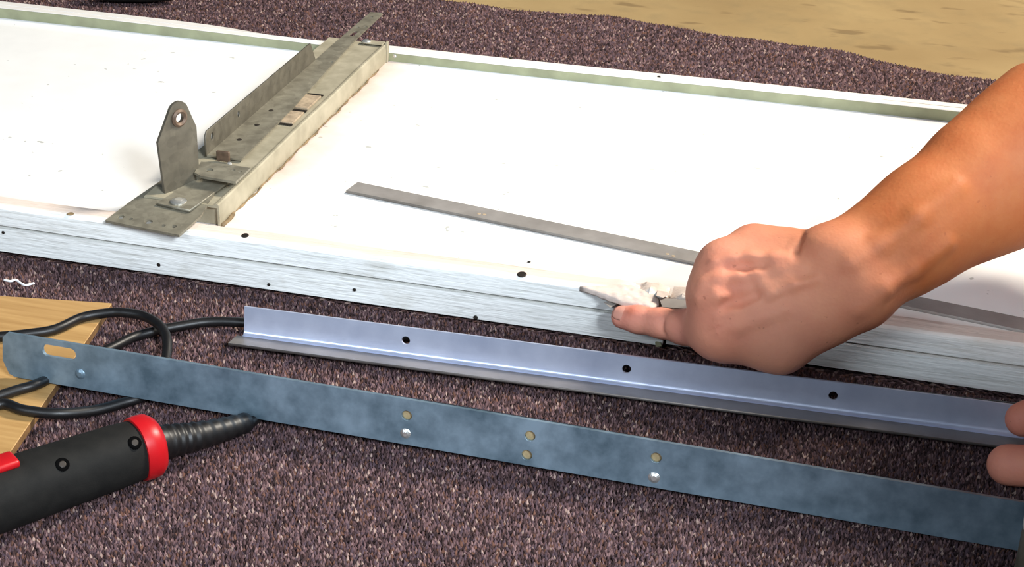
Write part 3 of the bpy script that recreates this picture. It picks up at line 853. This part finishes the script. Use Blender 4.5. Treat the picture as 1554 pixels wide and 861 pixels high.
class Field:
    def __init__(s, lo, hi, h):
        s.lo = np.array(lo, float); s.h = h; s.n = np.ceil((np.array(hi) - s.lo) / h).astype(int) + 1
        s.D = np.full(tuple(s.n), .05, np.float32)
    def win(s, a, b):
        i0 = np.clip(np.floor((a - s.lo) / s.h).astype(int), 0, s.n); i1 = np.clip(np.ceil((b - s.lo) / s.h).astype(int) + 1, 0, s.n)
        if (i1 <= i0).any(): return None, None
        g = np.meshgrid(*[s.lo[k] + np.arange(i0[k], i1[k]) * s.h for k in range(3)], indexing='ij', sparse=True)
        return tuple(slice(i0[k], i1[k]) for k in range(3)), g
    def add(s, d, sl, k, sub=False):
        A = s.D[sl]; d = d.astype(np.float32)
        if sub:
            hh = np.clip(.5 - .5 * (d + A) / k, 0, 1); s.D[sl] = A * (1 - hh) - d * hh + k * hh * (1 - hh)
        else:
            hh = np.clip(.5 + .5 * (d - A) / k, 0, 1); s.D[sl] = d * (1 - hh) + A * hh - k * hh * (1 - hh)
    def cap(s, a, b, ra, rb, k=.006, sub=False):
        a = np.array(a, float); b = np.array(b, float); m = max(ra, rb) + k * 2 + .004
        sl, g = s.win(np.minimum(a, b) - m, np.maximum(a, b) + m)
        if sl is None: return
        ba = b - a; L2 = max(ba @ ba, 1e-12)
        t = np.clip(((g[0] - a[0]) * ba[0] + (g[1] - a[1]) * ba[1] + (g[2] - a[2]) * ba[2]) / L2, 0, 1)
        d = np.sqrt((g[0] - a[0] - t * ba[0]) ** 2 + (g[1] - a[1] - t * ba[1]) ** 2 + (g[2] - a[2] - t * ba[2]) ** 2) - (ra + (rb - ra) * t)
        s.add(d, sl, k, sub)
    def ell(s, c, R, axes=None, k=.006, sub=False):
        c = np.array(c, float); R = np.array(R, float); m = R.max() + k * 2 + .004
        sl, g = s.win(c - m, c + m)
        if sl is None: return
        E = np.eye(3) if axes is None else np.array(axes)
        q = [((g[0] - c[0]) * E[i][0] + (g[1] - c[1]) * E[i][1] + (g[2] - c[2]) * E[i][2]) for i in range(3)]
        k0 = np.sqrt(sum((q[i] / R[i]) ** 2 for i in range(3))); k1 = np.sqrt(sum((q[i] / R[i] ** 2) ** 2 for i in range(3))) + 1e-9
        s.add(k0 * (k0 - 1) / k1, sl, k, sub)
    def depth(s, px, py):
        for d in np.arange(.90, 1.12, .0005):
            i = np.round((hp(px, py, d) - s.lo) / s.h).astype(int)
            if (i >= 0).all() and (i < s.n).all() and s.D[tuple(i)] < 0: return d - .0004
        return 1.2
    def chain(s, P, R, k=.006):
        for i in range(len(P) - 1): s.cap(P[i], P[i + 1], R[i], R[i + 1], k)
    def mesh(s): return surface_nets(s.D, s.lo, s.h)

FWD = -M[:, 2]; RGT = M[:, 0]; UPC = M[:, 1]

# --- right forearm and pointing hand
W1 = hp(1302, 446, 1.000); W2 = hp(1274, 386, 1.010)                 # two sides of the wrist
A1 = hp(1380, 370, 1.018); A2 = hp(1404, 312, 1.024)
B1 = hp(1560, 283, 1.046); B2 = hp(1585, 182, 1.052)
dirA = (hp(1560, 238, 1.05) - hp(1285, 420, 1.005)); dirA /= np.linalg.norm(dirA)
ELB = hp(1285, 420, 1.005) + dirA * .262
MCPi = hp(1096, 500, 1.016); MCPm = hp(1087, 446, 1.014); MCPr = hp(1101, 408, 1.022); MCPp = hp(1144, 381, 1.034)
def right_hand(Fd):
    s_ = F_PX
    rp = lambda px, d: px / s_ * d
    # forearm
    Fd.cap(W1, A1, rp(51, 1.), rp(66, 1.02), .02); Fd.cap(W2, A2, rp(49, 1.), rp(58, 1.02), .02)
    Fd.cap(A1, B1, rp(66, 1.02), rp(86, 1.05), .02); Fd.cap(A2, B2, rp(58, 1.02), rp(80, 1.05), .02); Fd.cap(hp(1480, 250, 1.036), B2, rp(66, 1.03), rp(80, 1.05), .02)
    Fd.cap((B1 + B2) / 2, ELB, rp(96, 1.05), .046, .02); Fd.cap(ELB, SR, .046, .058, .02)
    # metacarpals: the back of the hand
    Fd.cap(W1, MCPi, rp(46, 1.), rp(35, 1.), .016); Fd.cap((W1 + W2) / 2, MCPm, rp(44, 1.), rp(31, 1.), .016)
    Fd.cap((W1 + 2 * W2) / 3, MCPr, rp(42, 1.), rp(31, 1.), .016); Fd.cap(hp(1226, 396, 1.022), MCPp, rp(38, 1.), rp(31, 1.), .014)
    # palm body behind
    Fd.cap(hp(1225, 440, 1.03), hp(1125, 448, 1.032), .017, .013, .014)
    # thenar and thumb (thumb folds in under the palm)
    T0 = hp(1246, 488, 1.006); T1 = hp(1184, 524, 1.012); T2 = hp(1112, 523, 1.030); T3 = hp(1084, 505, 1.052); T4 = hp(1092, 484, 1.058)
    Fd.cap(T0, T1, rp(42, 1.), rp(43, 1.), .016); Fd.cap(T1, T2, rp(34, 1.), rp(23, 1.02), .012)
    Fd.cap(T2, T3, .0098, .0090, .004); Fd.cap(T3, T4, .0090, .0075, .003)
    # web between thumb and index
    Fd.cap(hp(1150, 520, 1.012), hp(1090, 512, 1.022), rp(30, 1.), rp(20, 1.), .012)
    # index, extended: tip rests on the rail face
    I1 = hp(1040, 497, 1.040); I2 = hp(1004, 491, 1.052); I3 = hp(968, 485, 1.062); I4 = hp(945, 481.5, 1.068)
    Fd.cap(MCPi, I1, rp(33, 1.), rp(25.5, 1.03), .016); Fd.cap(I1, I2, rp(25.5, 1.03), rp(22.5, 1.05), .006)
    Fd.cap(I2, I3, rp(22.5, 1.05), rp(20.5, 1.06), .004); Fd.cap(I3, I4, rp(20.5, 1.06), rp(18.2, 1.067), .004)
    # curled fingers
    def curl(P, R, k=.004):
        for i in range(len(P) - 1): Fd.cap(P[i], P[i + 1], R[i], R[i + 1], k if i else .008)
    curl([MCPm, hp(1086, 464, 1.046), hp(1126, 472, 1.050), hp(1142, 466, 1.036)], [.0118, .0098, .0088, .0078])
    curl([MCPr, hp(1102, 430, 1.052), hp(1140, 440, 1.056), hp(1157, 436, 1.042)], [.0118, .0096, .0086, .0076])
    curl([MCPp, hp(1136, 402, 1.058), hp(1166, 412, 1.060), hp(1182, 410, 1.048)], [.0112, .0088, .0078, .0070])
    # knuckle row filled in, with soft heads and extensor tendons on the back
    Fd.cap(MCPm, MCPr, rp(30, 1.), rp(30, 1.), .012); Fd.cap(MCPr, MCPp, rp(31, 1.), rp(31, 1.), .012); Fd.cap(MCPi, MCPm, rp(31, 1.), rp(30, 1.), .010)
    Fd.cap(MCPp, hp(1186, 384, 1.030), rp(32, 1.), rp(35, 1.), .012); Fd.cap(MCPr, hp(1195, 410, 1.024), rp(32, 1.), rp(42, 1.), .016); Fd.cap(MCPm, hp(1190, 440, 1.016), rp(32, 1.), rp(44, 1.), .016)
    Fd.cap(MCPi, hp(1190, 470, 1.012), rp(34, 1.), rp(46, 1.), .016)
    for Pk, r in ((MCPm, .0055), (MCPr, .0050), (MCPp, .0045), (MCPi, .0050)):
        Fd.ell(Pk - FWD * .0072 - RGT * .001, (r * 1.4, r * 1.4, r), None, .012)
    # ulnar head bump and crease where the hand bends at the wrist
    Fd.ell(hp(1262, 372, .996), (.011, .011, .006), None, .018)
    # tendons, veins and creases laid on the finished back of the hand
    def line(P, r, sink, k, sub=False, taper=True):
        Q = [hp(px, py, Fd.depth(px, py) + sink) for px, py in P]; n = len(Q)
        for i in range(n - 1):
            ra = r * (1 if not taper else .55 + .45 * math.sin(math.pi * (i + .3) / n)); rb_ = r * (1 if not taper else .55 + .45 * math.sin(math.pi * (i + 1.3) / n))
            Fd.cap(Q[i], Q[i + 1], ra, rb_, k, sub)
    if Fd.h < .004:
        line([(1068, 432), (1090, 424), (1120, 418), (1150, 414), (1185, 410), (1215, 408)], .0042, .0030, .005)
        line([(1084, 400), (1110, 395), (1140, 393), (1175, 394), (1205, 396)], .0038, .0028, .005)
        line([(1062, 452), (1090, 448), (1125, 440), (1160, 436), (1200, 428)], .0034, .0028, .006)
        line([(1088, 482), (1115, 474), (1145, 462), (1170, 448), (1205, 434), (1240, 424)], .0024, .0014, .004)
        line([(1090, 500), (1120, 494), (1155, 482), (1190, 470)], .0034, .0026, .006)
        line([(1218, 350), (1213, 364), (1208, 378), (1206, 392)], .0016, -.0004, .003, True)
        line([(1072, 506), (1088, 499), (1106, 494)], .0009, -.0001, .002, True)
        line([(1078, 514), (1092, 508), (1108, 505)], .0008, -.0001, .002, True)
        line([(1098, 440), (1116, 436), (1138, 433)], .0018, -.0003, .006, True)
        line([(1100, 462), (1122, 455), (1146, 448)], .0018, -.0003, .006, True)
        line([(1108, 407), (1130, 404), (1156, 404)], .0018, -.0003, .006, True)
        line([(1300, 470), (1340, 440), (1385, 410), (1440, 370)], .0024, .0019, .008)
        line([(1290, 400), (1335, 372), (1390, 330), (1450, 285)], .0026, .0021, .010)
    # skin folds over the index joint
    for px in (1000, 1006):
        Fd.cap(hp(px, 470, 1.040), hp(px + 3, 512, 1.040), .0007, .0007, .0022, True)
    return I4, I3

# --- left hand: thumb and forefinger at the angle iron's end
LT = at(1530, 706, .0150); LI = at(1552, 637, .0240)
LW = np.array([.400, -.088, .075]); LE = np.array([.530, -.270, .185])
def left_hand(Fd):
    T1 = LT + np.array([.030, -.004, .006]); T2 = LT + np.array([.062, -.014, .020]); T3 = np.array([.372, -.100, .060])
    Fd.chain([LT, T1, T2, T3], [.0125, .0128, .0130, .0175], .006)
    K = [np.array([.338, -.050, .068]), np.array([.345, -.072, .076]), np.array([.352, -.034, .058])]
    Ki = np.array([.335, -.062, .074])
    Fd.chain([LI, LI + np.array([.022, .000, .016]), LI + np.array([.050, -.006, .034]), Ki], [.0108, .0112, .0118, .0135], .006)
    for dx, dy, dz, sc in ((.012, .022, .002, 1.), (.020, .040, -.004, .92), (.030, .055, -.010, .8)):
        K_ = Ki + np.array([.004 + dx * .3, dy * .8, -dx * .3]); p1 = K_ + np.array([-.040 * sc, .008, -.012]); p2 = p1 + np.array([-.010, .004, -.024 * sc]); p3 = p2 + np.array([.010, 0, -.010])
        Fd.chain([K_, p1, p2, p3], [.0125 * sc, .0105 * sc, .0096 * sc, .0085 * sc], .004)
        Fd.cap(LW, K_, .022, .0135 * sc, .014)
    Fd.cap(LW, Ki, .022, .0140, .014); Fd.cap(LW, T3, .021, .0180, .014)
    Fd.cap(LW, LW * .5 + LE * .5, .026, .038, .02); Fd.cap(LW * .5 + LE * .5, LE, .038, .042, .02)

# --- body frame of the kneeling worker (beyond the right picture border)
SR = np.array([.490, .135, .445]); SL = np.array([.545, -.220, .440]); NECK = np.array([.490, -.035, .500])
PEL = np.array([1.06, -.165, .275]); HR = np.array([1.03, -.08, .27]); HL = np.array([1.05, -.27, .27])
KR = np.array([.745, -.105, .098]); KL = np.array([.345, -.430, .350]); AR = np.array([1.14, -.120, .095]); AL = np.array([.500, -.450, .058])
HL = np.array([.83, -.30, .28])
PEL = np.array([.92, -.165, .275]); HR = np.array([.91, -.08, .27]); KR = np.array([.60, -.115, .062]); AR = np.array([1.0, -.130, .058])
HEAD = np.array([.390, -.020, .590])
def torso(Fd, g):
    mid = NECK * .45 + PEL * .55
    Fd.cap(SR + (.05, -.04, -.02), SL + (.05, .05, -.02), .075 + g, .075 + g, .04)
    Fd.cap(NECK + (.09, -.01, -.07), mid + (0, 0, .0), .110 + g, .118 + g, .06); Fd.cap(mid + (0, .05, 0), PEL + (0, .04, 0), .105 + g, .115 + g, .05); Fd.cap(mid + (0, -.05, 0), PEL + (0, -.04, 0), .105 + g, .115 + g, .05)
def legs(Fd, g):
    for h_, k_, a_ in ((HR, KR, AR), (HL, KL, AL)):
        Fd.cap(h_, k_, .078 + g, .056 + g, .03); Fd.cap(k_, a_, .052 + g, .036 + g, .02)
    Fd.cap(HR, HL, .085 + g, .085 + g, .04)
def head(Fd):
    look = np.array([-.72, -.15, -.62]); look /= np.linalg.norm(look); sd = np.cross(look, [0, 0, 1]); sd /= np.linalg.norm(sd); up = np.cross(sd, look)
    E = [look, sd, up]
    Fd.cap(NECK + (.02, 0, -.01), HEAD + look * -.03, .056, .052, .02)
    Fd.ell(HEAD + up * .02, (.098, .075, .095), E, .02); Fd.ell(HEAD + look * .035 - up * .045, (.062, .056, .066), E, .025)
    Fd.cap(HEAD + look * .096 + up * .012, HEAD + look * .116 - up * .024, .008, .013, .01)
    for e in (-1, 1):
        Fd.ell(HEAD + sd * .076 * e - look * .005, (.016, .007, .028), E, .006)
        Fd.ell(HEAD + look * .092 + sd * .032 * e + up * .012, (.012, .016, .010), E, .008, True)
        Fd.cap(HEAD + look * .096 + sd * .016 * e + up * .028, HEAD + look * .086 + sd * .048 * e + up * .028, .006, .005, .008)
    Fd.cap(HEAD + look * .094 + sd * .022 - up * .055, HEAD + look * .094 - sd * .022 - up * .055, .007, .007, .006)
    return look, sd, up

person = empty('person', (.9, -.18, 0))
tag(person, 'kneeling person in grey shirt and jeans pointing at the broken rail', 'person')

def build_person():
    parts = []
    f1 = Field((-.06, -.17, .0), (.34, .20, .30), .0018)
    tip, dip = right_hand(f1); parts.append(f1.mesh())
    f3 = Field((.20, -.19, -.002), (.46, .03, .20), .002)
    left_hand(f3); parts.append(f3.mesh())
    f2 = Field((.22, -.56, -.002), (1.30, .36, .78), .008)
    right_hand(f2)
    left_hand(f2); f2.cap(LE, SL, .044, .058, .02)
    torso(f2, -.012); legs(f2, -.012); lk, sd, up = head(f2)
    V2, Q2 = f2.mesh()
    # coarse copy keeps only what the fine hands do not cover (cut square across each forearm)
    wcen = (W1 + W2) / 2; dL = (LE - LW) / np.linalg.norm(LE - LW); CR, CL = .185, .085
    def axd(P, o, d):
        s_ = (P - o) @ d; return s_, np.linalg.norm(P - o - s_[:, None] * d, axis=1)
    sR, rR = axd(V2, wcen, dirA); sL, rL = axd(V2, LW, dL)
    keep = ~(((sR < CR - .016) & (rR < .10) & (V2[:, 0] < .33) & (V2[:, 1] > -.16)) | (V2[:, 0] < .19) | ((sL < CL - .016) & (V2[:, 0] < .47) & (V2[:, 2] < .16) & (V2[:, 1] < .03) & (V2[:, 1] > -.20) & (rR > .065)))
    Q2 = Q2[keep[Q2].all(1)]; parts.append((V2, Q2))
    V = []; Q = []; n = 0
    for k, (v_, q_) in enumerate(parts):
        if k == 0: q_ = q_[((v_ - wcen) @ dirA < CR)[q_].all(1)]
        if k == 1: q_ = q_[((v_ - LW) @ dL < CL)[q_].all(1)]
        V.append(v_); Q.append(q_ + n); n += len(v_)
    V = np.concatenate(V); Q = np.concatenate(Q)
    used = np.zeros(len(V), bool); used[Q.ravel()] = True; mp = np.cumsum(used) - 1; V = V[used]; Q = mp[Q]
    me = bpy.data.meshes.new('body'); me.from_pydata(V.tolist(), [], Q.tolist())
    # complexion: tanned forearm, pinker hand, redder knuckles and fingertip
    c = np.tile(np.array(lin(180, 100, 52)), (len(V), 1)); hand = np.array(lin(232, 160, 132)); pink = np.array(lin(236, 154, 138)); red = np.array(lin(212, 108, 88))
    wc = (W1 + W2) / 2; t = np.clip(((V - wc) @ -dirA + .03) / .09, 0, 1)[:, None]; c = c * (1 - t) + hand * t
    def blob(P, r, colr, a):
        w_ = (a * np.exp(-((V - P) ** 2).sum(1) / r ** 2))[:, None]; return c * (1 - w_) + colr * w_
    for P in (MCPm, MCPr, MCPp, MCPi): c = blob(P - FWD * .01, .016, red, .45)
    c = blob(tip, .022, pink, .8); c = blob(dip, .02, pink, .6); c = blob(hp(1030, 497, 1.03), .022, pink, .6); c = blob(hp(955, 470, 1.055), .005, red, .8)
    c = blob(LT, .03, pink, .7); c = blob(LI, .03, pink, .7)
    c[:, 3] = 1
    a = me.attributes.new('tone', 'FLOAT_COLOR', 'POINT'); a.data.foreach_set('color', c.reshape(-1).astype(np.float32))
    b = mesh_obj('body', me, M_SKIN, person, True)
    sm = b.modifiers.new('smooth', 'SMOOTH'); sm.factor = .5; sm.iterations = 2
    # fingernail of the pointing finger: on its upper, camera-facing side
    ax = tip - dip; ax /= np.linalg.norm(ax); out = -FWD * .86 + UPC * .35; out -= ax * (out @ ax); out /= np.linalg.norm(out); sd_ = np.cross(ax, out)
    bm = bmesh.new(); rows = []; r = 18.4 / F_PX * 1.066
    for i in range(7):
        s_ = i / 6; row = []
        hw = math.radians(42) * (1 - .25 * (2 * s_ - 1) ** 4) * (1 if s_ < .8 else .9)
        for j in range(9):
            a_ = (j / 8 * 2 - 1) * hw; bulge = .0004 * (1 - (j / 4 - 1) ** 4) * (1 - .3 * s_)
            row.append(bm.verts.new(tuple(tip + ax * (-.0055 + .0100 * s_) + (out * math.cos(a_) + sd_ * math.sin(a_)) * (r + bulge - .0018 * max(0, s_ - .45)))))
        rows.append(row)
    for i in range(6):
        for j in range(8): bm.faces.new((rows[i][j], rows[i][j + 1], rows[i + 1][j + 1], rows[i + 1][j]))
    o = from_bm('fingernail', bm, M_NAIL, person, True); sf = o.modifiers.new('solid', 'SOLIDIFY'); sf.thickness = .0006
    o['label'] = 'pale nail of the pointing forefinger'
    # clothes
    f = Field((.30, -.50, .05), (1.30, .40, .66), .010); torso(f, .004)
    ur = ELB * .45 + SR * .55; ul = LE * .45 + SL * .55
    f.cap(ur, SR, .064, .078, .03); f.cap(ul, SL, .064, .078, .03); f.cap(NECK + (.02, 0, -.02), NECK + (.0, 0, .0), .07, .064, .02)
    v_, q_ = f.mesh(); o = from_py('shirt', v_, q_, M_SHIRT, person, True); o['label'] = 'grey T-shirt'
    f = Field((.22, -.58, -.002), (1.30, .12, .50), .010); legs(f, .004); f.cap(PEL + (0, .04, 0), PEL + (0, -.04, 0), .122, .122, .04)
    v_, q_ = f.mesh(); v_[:, 2] = np.maximum(v_[:, 2], .0005); o = from_py('jeans', v_, q_, M_JEANS, person, True); o['label'] = 'blue jeans'
    for a_ in (AR, AL):
        dx = 1 if a_ is AR else -1; f = Field(a_ - (.26, .10, .08), a_ + (.26, .10, .10), .008); f.cap(a_ + (.01 * dx, 0, 0), a_ + (.05 * dx, 0, -.005), .046, .042, .02); f.cap(a_ + (.03 * dx, 0, -.012), a_ + (.17 * dx, 0, -.018), .040, .034, .02)
        v_, q_ = f.mesh(); v_[:, 2] = np.maximum(v_[:, 2], .0005); o = from_py('shoe', v_, q_, M_SHOE, person, True)
    f = Field(HEAD - .16, HEAD + .16, .006); f.ell(HEAD + up * .028 - lk * .012, (.098, .082, .098), [lk, sd, up], .02); f.ell(HEAD + lk * .085 - up * .035, (.07, .10, .075), [lk, sd, up], .012, True)
    v_, q_ = f.mesh(); o = from_py('hair', v_, q_, M_HAIR, person, True); o['label'] = 'short brown hair'
    for e in (-1, 1):
        bm = bmesh.new(); bmesh.ops.create_uvsphere(bm, u_segments=14, v_segments=10, radius=.0115)
        bm.transform(Matrix.Translation(Vector(HEAD + lk * .082 + sd * .032 * e + up * .012))); from_bm('eye', bm, M_EYE, person, True)
build_person()
